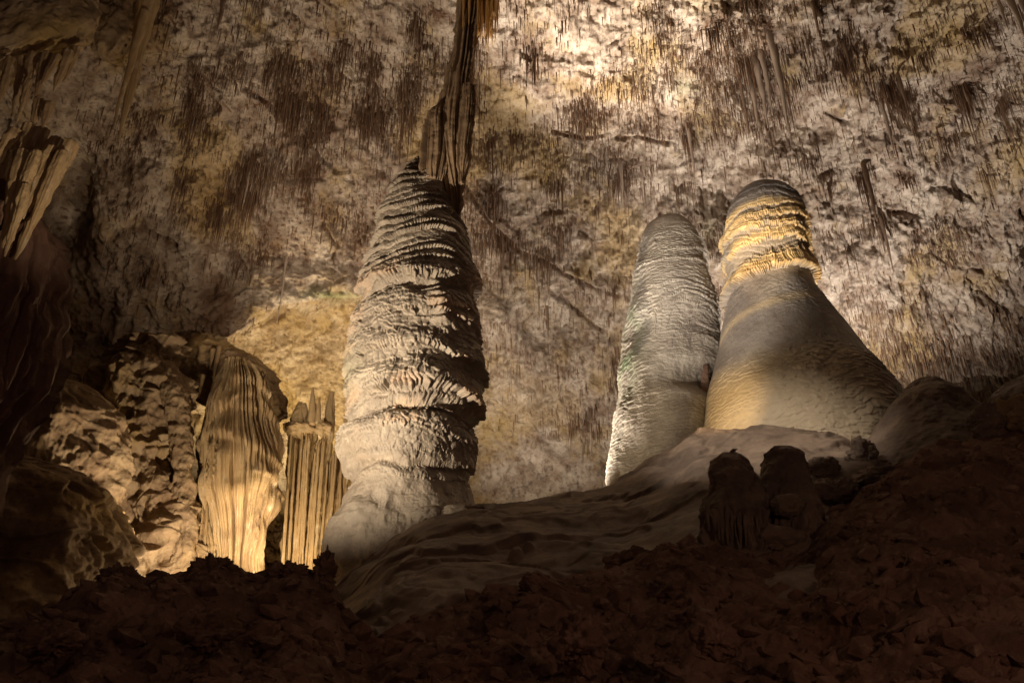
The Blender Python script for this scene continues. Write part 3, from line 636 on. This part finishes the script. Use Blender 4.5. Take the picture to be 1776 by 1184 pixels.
def stones(name, base, size, mat, **kw):
    n = len(base); ico = []
    g = (1 + 5 ** .5) / 2
    iv = np.array([(-1, g, 0), (1, g, 0), (-1, -g, 0), (1, -g, 0), (0, -1, g), (0, 1, g), (0, -1, -g), (0, 1, -g), (g, 0, -1), (g, 0, 1), (-g, 0, -1), (-g, 0, 1)]) / 1.9
    fc = np.array([(0, 11, 5), (0, 5, 1), (0, 1, 7), (0, 7, 10), (0, 10, 11), (1, 5, 9), (5, 11, 4), (11, 10, 2), (10, 7, 6), (7, 1, 8), (3, 9, 4), (3, 4, 2), (3, 2, 6), (3, 6, 8), (3, 8, 9), (4, 9, 5), (2, 4, 11), (6, 2, 10), (8, 6, 7), (9, 8, 1)])
    V = iv[None] * (1 + RNG.normal(0, .22, (n, 12, 1))) * (np.stack([1 + .5 * RNG.random(n), .6 + .6 * RNG.random(n), .45 + .5 * RNG.random(n)], -1) * size[:, None])[:, None, :]
    a = RNG.random(n) * 6.28; ca, sa = np.cos(a)[:, None], np.sin(a)[:, None]
    V = np.stack([V[..., 0] * ca - V[..., 1] * sa, V[..., 0] * sa + V[..., 1] * ca, V[..., 2] + .3 * V[..., 0]], -1) + base[:, None]
    return make(name, V, None, mat, tris=(fc[None] + (np.arange(n) * 12)[:, None, None]).reshape(-1, 3), smooth=False, **kw)
q = RNG.integers(0, RUB.shape[0] * RUB.shape[1], 5200)
stones('rubble', RUB.reshape(-1, 3)[q], .035 + .16 * RNG.random(5200) ** 4, M['slope'], label='countless small angular dark stones strewn over the foreground slope', cat='rubble', kind='stuff')
# cave floor under everything
gx = np.linspace(-60, 60, 160); gy = np.linspace(-30, 70, 140); U, Vv = np.meshgrid(gx, gy)
P = np.stack([U, Vv, -.12 + 0 * U], -1); P[..., 2] += .25 * fbm(P, .3, 4, 2) + .02 * fbm(P, 3, 3, 3) - .1
make('ground', P, gridq(140, 160, flip=False), M['slope'], label='dark uneven cave floor under the whole chamber', cat='cave floor', kind='structure')


# ------------------------------------------------------------------ stalagmites and boulders on hill and slope
def sc_at(px, py, Y):
    c = at(px, py, Y); return c, (Y * CP + (c[2] - ZC) * SP) / F
def rough_cone(amp=.1, fl=.05, seed=1, scales=.012):
    def f(TH, Z, P, Rm):
        u, fr, _ = ledges(TH, Z, Rm, .3, 1.0, P, seed, .1, .4, .5)
        return amp * 2.0 * fbm(P, .9, 5, seed) + .10 * (ridged(P, (1.5, 1.5, .6), 3, seed + 2) - .4) + fl * vn(np.stack([TH * 4, Z * .4, TH * 0], -1), 1, seed) + scales * u, {}
    return f
revolve('cone_stalagmite', 20.0, [(900, 1440, 1860), (830, 1465, 1800), (790, 1490, 1760), (760, 1510, 1730), (730, 1535, 1703), (705, 1553, 1680), (685, 1566, 1660), (670, 1576, 1640), (660, 1586, 1626), (656, 1598, 1612)], M['hill'], rough_cone(.10, .05, 3), 260, 240,
        label='dark blunt cone shaped stalagmite right of the gold banded dome', cat='stalagmite')
revolve('broad_stalagmite', 19.0, [(900, 1600, 2100), (800, 1650, 2020), (740, 1684, 1960), (700, 1705, 1920), (670, 1735, 1880), (650, 1765, 1850), (642, 1785, 1830), (638, 1800, 1815)], M['hill'], rough_cone(.12, .06, 5), 220, 220,
        label='broad dark stalagmite hump cut off by the right edge of the picture', cat='stalagmite')
BOUL = [ # px,py centre, rx, rz px, Y, name, label
    (1423, 812, 28, 17, 17.5, 'boulder', 'low rounded dark boulder just right of the twin knobs'),
    (1496, 790, 24, 25, 17.0, 'boulder', 'rounded dark knob boulder beneath the right foot of the grey dome'),
    (1608, 782, 42, 30, 16.5, 'boulder', 'dark lump in front of the blunt cone stalagmite'),
    (1712, 738, 30, 34, 15.0, 'boulder', 'dark upright lump between the blunt cone and the right edge hump'),
    (1768, 722, 34, 36, 14.8, 'boulder', 'pale streaked rock catching light at the right edge'),
    (1452, 858, 40, 26, 16.0, 'boulder', 'low dark boulder below the rounded one right of the twin knobs'),
    (1545, 840, 60, 30, 15.2, 'boulder', 'wide dark boulder at the top of the rubble slope on the right'),
    (1100, 975, 40, 18, 14.0, 'boulder', 'flat dark rock left of the knobbed drapery rock'),
    (1165, 968, 34, 20, 13.8, 'boulder', 'small dark rock close left of the knobbed drapery rock'),
    (1010, 1110, 44, 44, 9.5, 'boulder', 'rounded brownish boulder low in the middle of the rubble slope'),
    (930, 1015, 26, 18, 12.2, 'boulder', 'small brown boulder at the upper middle edge of rubble slope'),
    (1700, 990, 40, 24, 11.0, 'boulder', 'brown angular boulder on the right part of the rubble slope'),
    (1240, 1110, 36, 26, 9.0, 'boulder', 'dark boulder at the bottom right of centre on the rubble slope'),
    (90, 1110, 50, 30, 9.5, 'boulder', 'dark boulder at the bottom left on the rubble slope'),
    (360, 1090, 46, 26, 9.5, 'boulder', 'dark boulder below the notched left ridge'),
]
for i, (px, py, rx, rz, Y, nm, lab) in enumerate(BOUL):
    if py < 900 and px < 1700: Y = float(hillpt(px, py + rz * .5)[1])
    c, s = sc_at(px, py, Y)
    blob(nm, c, (rx * s, rx * s * .9, rz * s * 1.1), M['rock'] if 'pale' in lab else (M['hill'] if py < 900 else M['slope']), .26, 1.5, i * 4 + 2, 90, fine=.10, label=lab, cat='boulder')
# jagged knobs on the left ridge
for i, (px, py, rx, rz, lab) in enumerate([(565, 990, 17, 34, 'jagged dark rock spire at the right end of the left ridge'), (368, 995, 34, 24, 'knobbly dark rock in the middle of the left ridge'), (498, 1000, 32, 22, 'knobbly dark rock left of the spire on the ridge'), (205, 1008, 30, 22, 'knobbly dark rock at the left of the ridge')]):
    c, s = sc_at(px, py, 11.9)
    blob('ridge_rock', c, (rx * s, rx * s, rz * s * 1.1), M['slope'], .30, 2.6, i * 7 + 3, 80, fine=.14, label=lab, cat='rock')
# twin knobs with draperies in the foreground
Yt = 14.5
kr = empty('knobbed_rock', at(1310, 1000, Yt), label='dark rock of two rounded knobs with drip draperies in the right foreground', cat='flowstone rock')
def knob(seed):
    def f(TH, Z, P, Rm):
        zl_ = zg(885, Yt)
        fl = np.abs(vn(np.stack([TH * 5.5 + .1 * Z, Z * .5, TH * 0], -1), 1, seed)) * sst(zl_ + .1, zl_ - .35, Z)
        u, fr, _ = ledges(TH, Z, Rm, .45, .7, P, seed, .12, .5, .5)
        return .22 * fbm(P, 1.0, 5, seed) + .05 * (ridged(P, 3, 3, seed) - .4) - .30 * fl + .10 * u * sst(zl_, zl_ - .4, Z), {}
    return f
revolve('left_knob', Yt, [(1120, 1240, 1330), (1010, 1250, 1330), (960, 1225, 1335), (930, 1210, 1335), (900, 1206, 1335), (870, 1212, 1332), (850, 1222, 1325), (820, 1226, 1312), (800, 1230, 1304), (788, 1240, 1296), (781, 1256, 1284), (779, 1266, 1275)], M['hill'], knob(4), 300, 300, parent=kr)
revolve('right_knob', Yt + .35, [(1130, 1270, 1440), (1030, 1270, 1440), (980, 1280, 1440), (930, 1290, 1430), (900, 1296, 1424), (870, 1300, 1416), (840, 1303, 1408), (810, 1306, 1402), (790, 1314, 1396), (779, 1330, 1380), (775, 1345, 1365)], M['hill'], knob(9), 320, 300, parent=kr)
for i in range(15):
    px = 1230 + i * 6.4 + RNG.normal(0, 2.5); p0 = 868 + 10 * math.sin(i * 1.1) + RNG.random() * 8; p1 = 912 + 40 * math.sin(.25 + i * .19) * RNG.uniform(.55, 1.1); r_ = RNG.uniform(.6, 1.5)
    strand('drapery_strand', [at(px, p0, Yt - .50), at(px + 2, (p0 + p1) / 2, Yt - .62), at(px + 4, p1, Yt - .52)], [.05 * r_, .030 * r_, .012], M['hill'], parent=kr, n=8, m=14, seed=i, rough=.3)
for i, (px, py, rx, rz) in enumerate([(1235, 968, 30, 24), (1300, 985, 44, 20), (1350, 935, 46, 20), (1390, 960, 38, 26), (1365, 875, 34, 18)]):
    c, s = sc_at(px, py, Yt - .35); blob('base_lump', c, (rx * s, rx * s * .8, rz * s * 1.1), M['hill'], .14, 1.2, i * 3 + 40, 60, parent=kr, drip=.12)

# ------------------------------------------------------------------ alcove on the left: fluted column, curtains, buttress
Yd = 26.5
def fluted(seed, spf=1.0, amp=.14):
    def f(TH, Z, P, Rm):
        x = TH * 12 * spf + .25 * Z + .5 * vn(P, .5, seed)
        fl = np.abs(vn(np.stack([x, Z * .22, TH * 0], -1), 1, seed))
        fl2 = np.abs(vn(np.stack([x * 3.1, Z * .6, TH * 0], -1), 1, seed + 2))
        t = np.abs((x * 1.5) % 1 - .5) * 2
        lips = 0
        for k, (py, a, h, ln) in enumerate(((800, .30, 1.3, .22), (735, .26, 1.2, -.3), (690, .22, 1.0, .3), (655, .16, .8, 0), (868, .22, .9, -.35))):
            zz_ = zg(py, Yd) - .2 + .40 * np.cos((TH + 1.15 + ln * 2) * 1.5) + .7 * vn(P, .5, seed + k) + .12 * fl2
            pp = (Z - zz_) / h; lips = np.maximum(lips, a * .8 * sst(0, .28, pp) * sst(1, .3, pp) * sst(-.45, .25, vn(np.stack([TH * .9 + k * 3.1, TH * 0, TH * 0], -1), 1, seed)))
        d = -amp * 3.0 * fl - amp * 1.3 * fl2 + lips * .5 + .38 * fbm(P, .45, 3, seed)
        return d, {'recess_shade': .5 * sst(.25, .0, fl) * 0 + .35 * sst(.3, .7, fl)}  # crease shade between flutes painted as a darker tint
    return f
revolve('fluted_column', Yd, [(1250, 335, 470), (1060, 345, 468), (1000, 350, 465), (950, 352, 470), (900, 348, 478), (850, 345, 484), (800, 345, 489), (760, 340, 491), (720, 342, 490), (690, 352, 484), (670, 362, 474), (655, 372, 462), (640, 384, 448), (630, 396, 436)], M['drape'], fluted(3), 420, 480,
        label='broad fluted cream flowstone column with tiered shoulders glowing in the left alcove', cat='flowstone column')
revolve('side_column', Yd - .8, [(1250, 290, 372), (1050, 300, 372), (980, 312, 372), (930, 322, 374), (895, 328, 376), (875, 334, 372), (866, 342, 366)], M['drape'], fluted(8, .5), 200, 220,
        label='short fluted column at the left foot of the broad fluted column', cat='flowstone column')
# curtains right of it
CUR = [(508, 745, 520, 1010, 13), (522, 760, 500, 1000, 12), (538, 765, 528, 1005, 12), (552, 768, 538, 1000, 13), (566, 780, 552, 1000, 11), (580, 790, 566, 990, 10), (575, 680, 560, 800, 9), (590, 760, 575, 980, 9), (545, 700, 533, 780, 8), (600, 720, 590, 960, 8)]
cu = empty('stone_curtain', at(545, 1000, 28), label='row of long folded golden stone curtains between fluted column and ribbed column', cat='stone curtain')
for i, (x0, y0, x1, y1, wd) in enumerate(CUR):
    Yc = 28.4 + .5 * RNG.random(); a = at(x0, y0, Yc); b = at(x1 - 8, y1 + 90, Yc - .6); r = wd * .021
    strand('fold', [a, a * .7 + b * .3 + [.05, 0, 0], a * .35 + b * .65 - [.05, 0, 0], b], [r * .5, r, r * 1.1, r], M['drape'], parent=cu, n=40, m=120, rough=.22, seed=i * 2.7, flute=.10)
for i in range(26):
    x0 = 500 + RNG.random() * 95; a = at(x0, 740 + RNG.random() * 60, 28.0); b = at(x0 - 14 - RNG.random() * 8, 990 + RNG.random() * 70, 27.6)
    strand('rib', [a, a * .5 + b * .5, b], [.03, .05, .03], M['drape'], parent=cu, n=8, m=30, rough=.3, seed=i * 1.7)
sh = [(520, 722, 14, 22), (543, 728, 10, 16), (560, 742, 16, 12), (516, 745, 26, 12)]
for i, (px, py, rx, rz) in enumerate(sh):
    c, s = sc_at(px, py, 28.2); blob('ledge_knob', c, (rx * s, rx * s, rz * s), M['drape'], .2, 1.4, i + 60, 50, parent=cu)
for i, (px, p0, p1, wd) in enumerate([(519, 738, 700, 9), (540, 738, 672, 11), (551, 735, 690, 7)]):
    a = at(px, p0, 28.0); b = at(px + 3, p1, 28.0)
    strand('alcove_stalagmite', [a, a * .5 + b * .5, b], [wd * .016, wd * .012, .03], M['drape'], n=14, m=20, seed=i, label=['short blunt stalagmite on the curtain ledge, leftmost of three', 'tallest slim stalagmite on the curtain ledge', 'thin stalagmite on the curtain ledge, rightmost of three'][i], cat='stalagmite', group='small stalagmites on the curtain ledge')
# hanging bell of rock above the fluted column, small stalactites in it
def craggy(seed, a=.45, pits=.15):
    def f(TH, Z, P, Rm):
        f1, f2, cv = worley(TH * Rm * 1.3 + .4 * fbm(P, 1, 2, seed), Z * 1.3 + .4 * fbm(P, 1, 2, seed + 1), seed)
        return a * fbm(P, .45, 4, seed) + a * .35 * fbm(P, 1.1, 4, seed + 7) + a * .3 * sst(0, .12, (Z * .55 + 1.2 * fbm(P, .35, 3, seed + 8)) % 1) * (1 - (Z * .55 + 1.2 * fbm(P, .35, 3, seed + 8)) % 1) + .14 * (ridged(P, 1.2, 4, seed + 3) - .4) - pits * (cv > .4) * np.clip(1 - f1 / .4, 0, 1) + min(.15, pits * .7) * (cv - .5) * sst(0, .15, f2 - f1) + .04 * fbm(P, 5, 3, seed + 5), {}
    return f
revolve('arched_rock', 29.0, [(720, 400, 490), (690, 350, 486), (660, 315, 474), (630, 306, 455), (605, 308, 425), (590, 320, 400), (582, 335, 375), (578, 345, 360)], M['rock'], craggy(5, .35), 260, 200, depth=.8,
        label='dark rounded rock bulge hanging over the fluted column in the alcove', cat='rock')
for i, (px, p0, p1) in enumerate([(380, 600, 665), (370, 605, 640), (352, 650, 690), (402, 618, 650)]):
    a = at(px, p0, 27.4); b = at(px, p1, 27.4); b[0] = a[0]
    strand('alcove_stalactite', [a, a * .5 + b * .5, b], [.10, .07, .01], M['drape'], n=10, m=16, seed=i, label=['longest pale stalactite', 'short pale stalactite second from the left', 'leftmost pale stalactite', 'rightmost small pale stalactite'][i] + ' of four under the arched rock in the alcove', cat='stalactite', group='stalactites under the arched rock')
revolve('rock_buttress', 25.5, [(1250, 130, 350), (1060, 150, 345), (1000, 175, 335), (950, 180, 325), (900, 178, 326), (850, 160, 322), (800, 142, 318), (750, 125, 312), (700, 112, 308), (665, 120, 305), (640, 150, 300), (618, 190, 296), (600, 235, 290), (592, 262, 282)], M['rock'], craggy(11, .85, .35), 460, 440, depth=.55,
        label='pitted brown rock buttress standing left of the fluted column in the alcove', cat='rock pillar')
revolve('rock_pillar', 25.0, [(1200, 290, 345), (860, 300, 340), (820, 302, 336), (780, 298, 332), (740, 290, 330), (700, 284, 326), (670, 278, 318), (650, 276, 310), (635, 280, 302), (628, 286, 296)], M['rock'], craggy(14, .15, .1), 160, 240,
        label='slim dark rock pillar between buttress and fluted column', cat='rock pillar')
revolve('rock_cliff', 19.0, [(1150, -260, 190), (1050, -260, 170), (1000, -260, 165), (960, -260, 176), (920, -260, 186), (890, -260, 182), (860, -255, 168), (835, -250, 140), (815, -240, 100), (800, -220, 60), (790, -200, 0)], M['rock'], craggy(17, .8, .04), 420, 300,
        label='dark brown pitted cliff at the lower left edge', cat='cliff')
revolve('sloping_rock', 23.0, [(1200, -60, 190), (880, -60, 180), (840, -60, 200), (800, -60, 205), (760, -60, 200), (720, -60, 190), (690, -60, 165), (670, -50, 130), (655, -40, 90), (645, -30, 40)], M['rock'], craggy(19, .5, .2), 360, 260,
        label='pale brown lumpy rock face between the left cliff and the alcove', cat='rock')

# ------------------------------------------------------------------ upper left: overhangs, curtains, long stalactite, reddish mass
def redm(TH, Z, P, Rm):
    x = TH * 9 + .5 * vn(P, .6, 3)
    fl = np.abs(vn(np.stack([x, Z * .12, TH * 0], -1), 1, 4)); fl2 = np.abs(vn(np.stack([x * 3, Z * .2, TH * 0], -1), 1, 5))
    u, fr, _ = ledges(TH, Z, Rm, .8, 1.2, P, 6, .12, .4, .4)
    fl3 = vn(np.stack([TH * 70 + x, Z * .5, TH * 0], -1), 1, 8)
    return -.40 * fl - .24 * fl2 + .045 * fl3 + .04 * u + .30 * fbm(P, .6, 4, 7) + .10 * (ridged(P, (2, 2, .7), 3, 9) - .4), {}
revolve('reddish_drapery', 13.0, [(900, -420, -30), (850, -400, -4), (780, -380, 16), (700, -360, 42), (640, -350, 66), (580, -345, 92), (520, -340, 108), (470, -340, 118), (430, -335, 120), (395, -330, 104), (370, -320, 84), (355, -310, 60)], M['red'], redm, 460, 420,
        label='dark reddish fluted flowstone mass hanging along the left edge', cat='flowstone')
revolve('overhanging_rock', 13.0, [(112, -250, 20), (104, -300, 70), (90, -320, 120), (60, -330, 148), (20, -340, 163), (-40, -350, 176), (-120, -360, 190), (-250, -370, 210)], M['rock'], craggy(23, .25, .1), 360, 240, depth=.3,
        label='brown overhanging rock at the top left corner', cat='rock')
revolve('ceiling_lobe', 16.0, [(106, 168, 200), (98, 158, 222), (70, 152, 238), (40, 150, 244), (0, 152, 250), (-60, 150, 262), (-140, 145, 280)], M['rock'], craggy(26, .18, .15), 200, 200,
        label='ochre rock lobe on the ceiling beside the long leaning stalactite', cat='rock')
b0 = at(268, -40, 15.5); b1 = at(266, 0, 15.5)
ls = empty('long_stalactite', at(207, 244, 15.5), label='large pointed tan stalactite hanging at the upper left', cat='stalactite')
tip = at(206, 246, 15.5)
strand('spike', [at(266, -60, 15.3) , at(258, 10, 15.4), at(244, 70, 15.5), at(228, 140, 15.5), at(214, 205, 15.5), tip], [.30, .25, .19, .125, .065, .012], M['drape'], parent=ls, n=40, m=160, rough=.10, flute=.07, seed=3)
strand('side_spike', [at(252, 20, 15.2), at(238, 70, 15.2), at(222, 130, 15.2), at(203, 190, 15.2), at(200, 216, 15.2)], [.10, .10, .07, .035, .01], M['drape'], parent=ls, n=24, m=90, rough=.15, seed=6)
SL = [ # broken curtain slabs: top x,y bottom x,y width, Y
    (118, 245, 26, 450, 15, 12.0), (98, 240, 20, 400, 17, 12.2), (128, 250, 72, 350, 12, 12.1), (72, 225, 10, 360, 16, 12.4), (50, 215, -6, 330, 14, 12.3), (40, 260, 4, 430, 13, 11.8), (62, 262, 16, 400, 11, 11.7), (25, 225, -20, 300, 14, 12.0), (88, 255, 40, 380, 12, 11.9),
    (10, 260, -30, 380, 16, 12.1), (108, 262, 50, 400, 10, 11.8), (45, 320, 8, 445, 9, 11.6)]
hs = empty('broken_curtain', at(50, 450, 12), label='bundle of broken tan stone curtain slabs hanging at the left edge', cat='stone curtain')
for i, (x0, y0, x1, y1, wd, Y) in enumerate(SL):
    a = at(x0, y0, Y); b = at(x1, y1, Y - .1); r = wd * .0088
    strand('slab', [a, a * .8 + b * .2, a * .5 + b * .5, a * .2 + b * .8, b], [r * .9, r * 1.15, r * 1.0, r * .7, r * .15], M['drape'], parent=hs, n=32, m=90, rough=.20, flute=.10, seed=i * 3.1 + 1, flat=.7)
SL2 = [(60, 105, 40, 165, 12, 12.6), (80, 105, 62, 170, 13, 12.5), (100, 108, 70, 150, 10, 12.4), (118, 100, 92, 160, 12, 12.6), (134, 95, 112, 140, 11, 12.7), (40, 110, 22, 200, 9, 12.6), (20, 112, -6, 190, 12, 12.5), (52, 150, 28, 215, 7, 12.3), (68, 185, 56, 225, 12, 12.4), (84, 190, 74, 222, 10, 12.3)]
hs2 = empty('short_curtain', at(70, 215, 12.5), label='short pale stone curtains hanging under the overhanging rock at top left', cat='stone curtain')
for i, (x0, y0, x1, y1, wd, Y) in enumerate(SL2):
    a = at(x0, y0 - 12, Y); b = at(x1, y1, Y - .1); r = wd * .0088
    strand('slab', [a, a * .6 + b * .4, a * .25 + b * .75, b], [r * 1.1, r, r * .6, r * .12], M['drape'], parent=hs2, n=28, m=60, rough=.22, flute=.12, seed=i * 2.1 + 5, flat=.6)
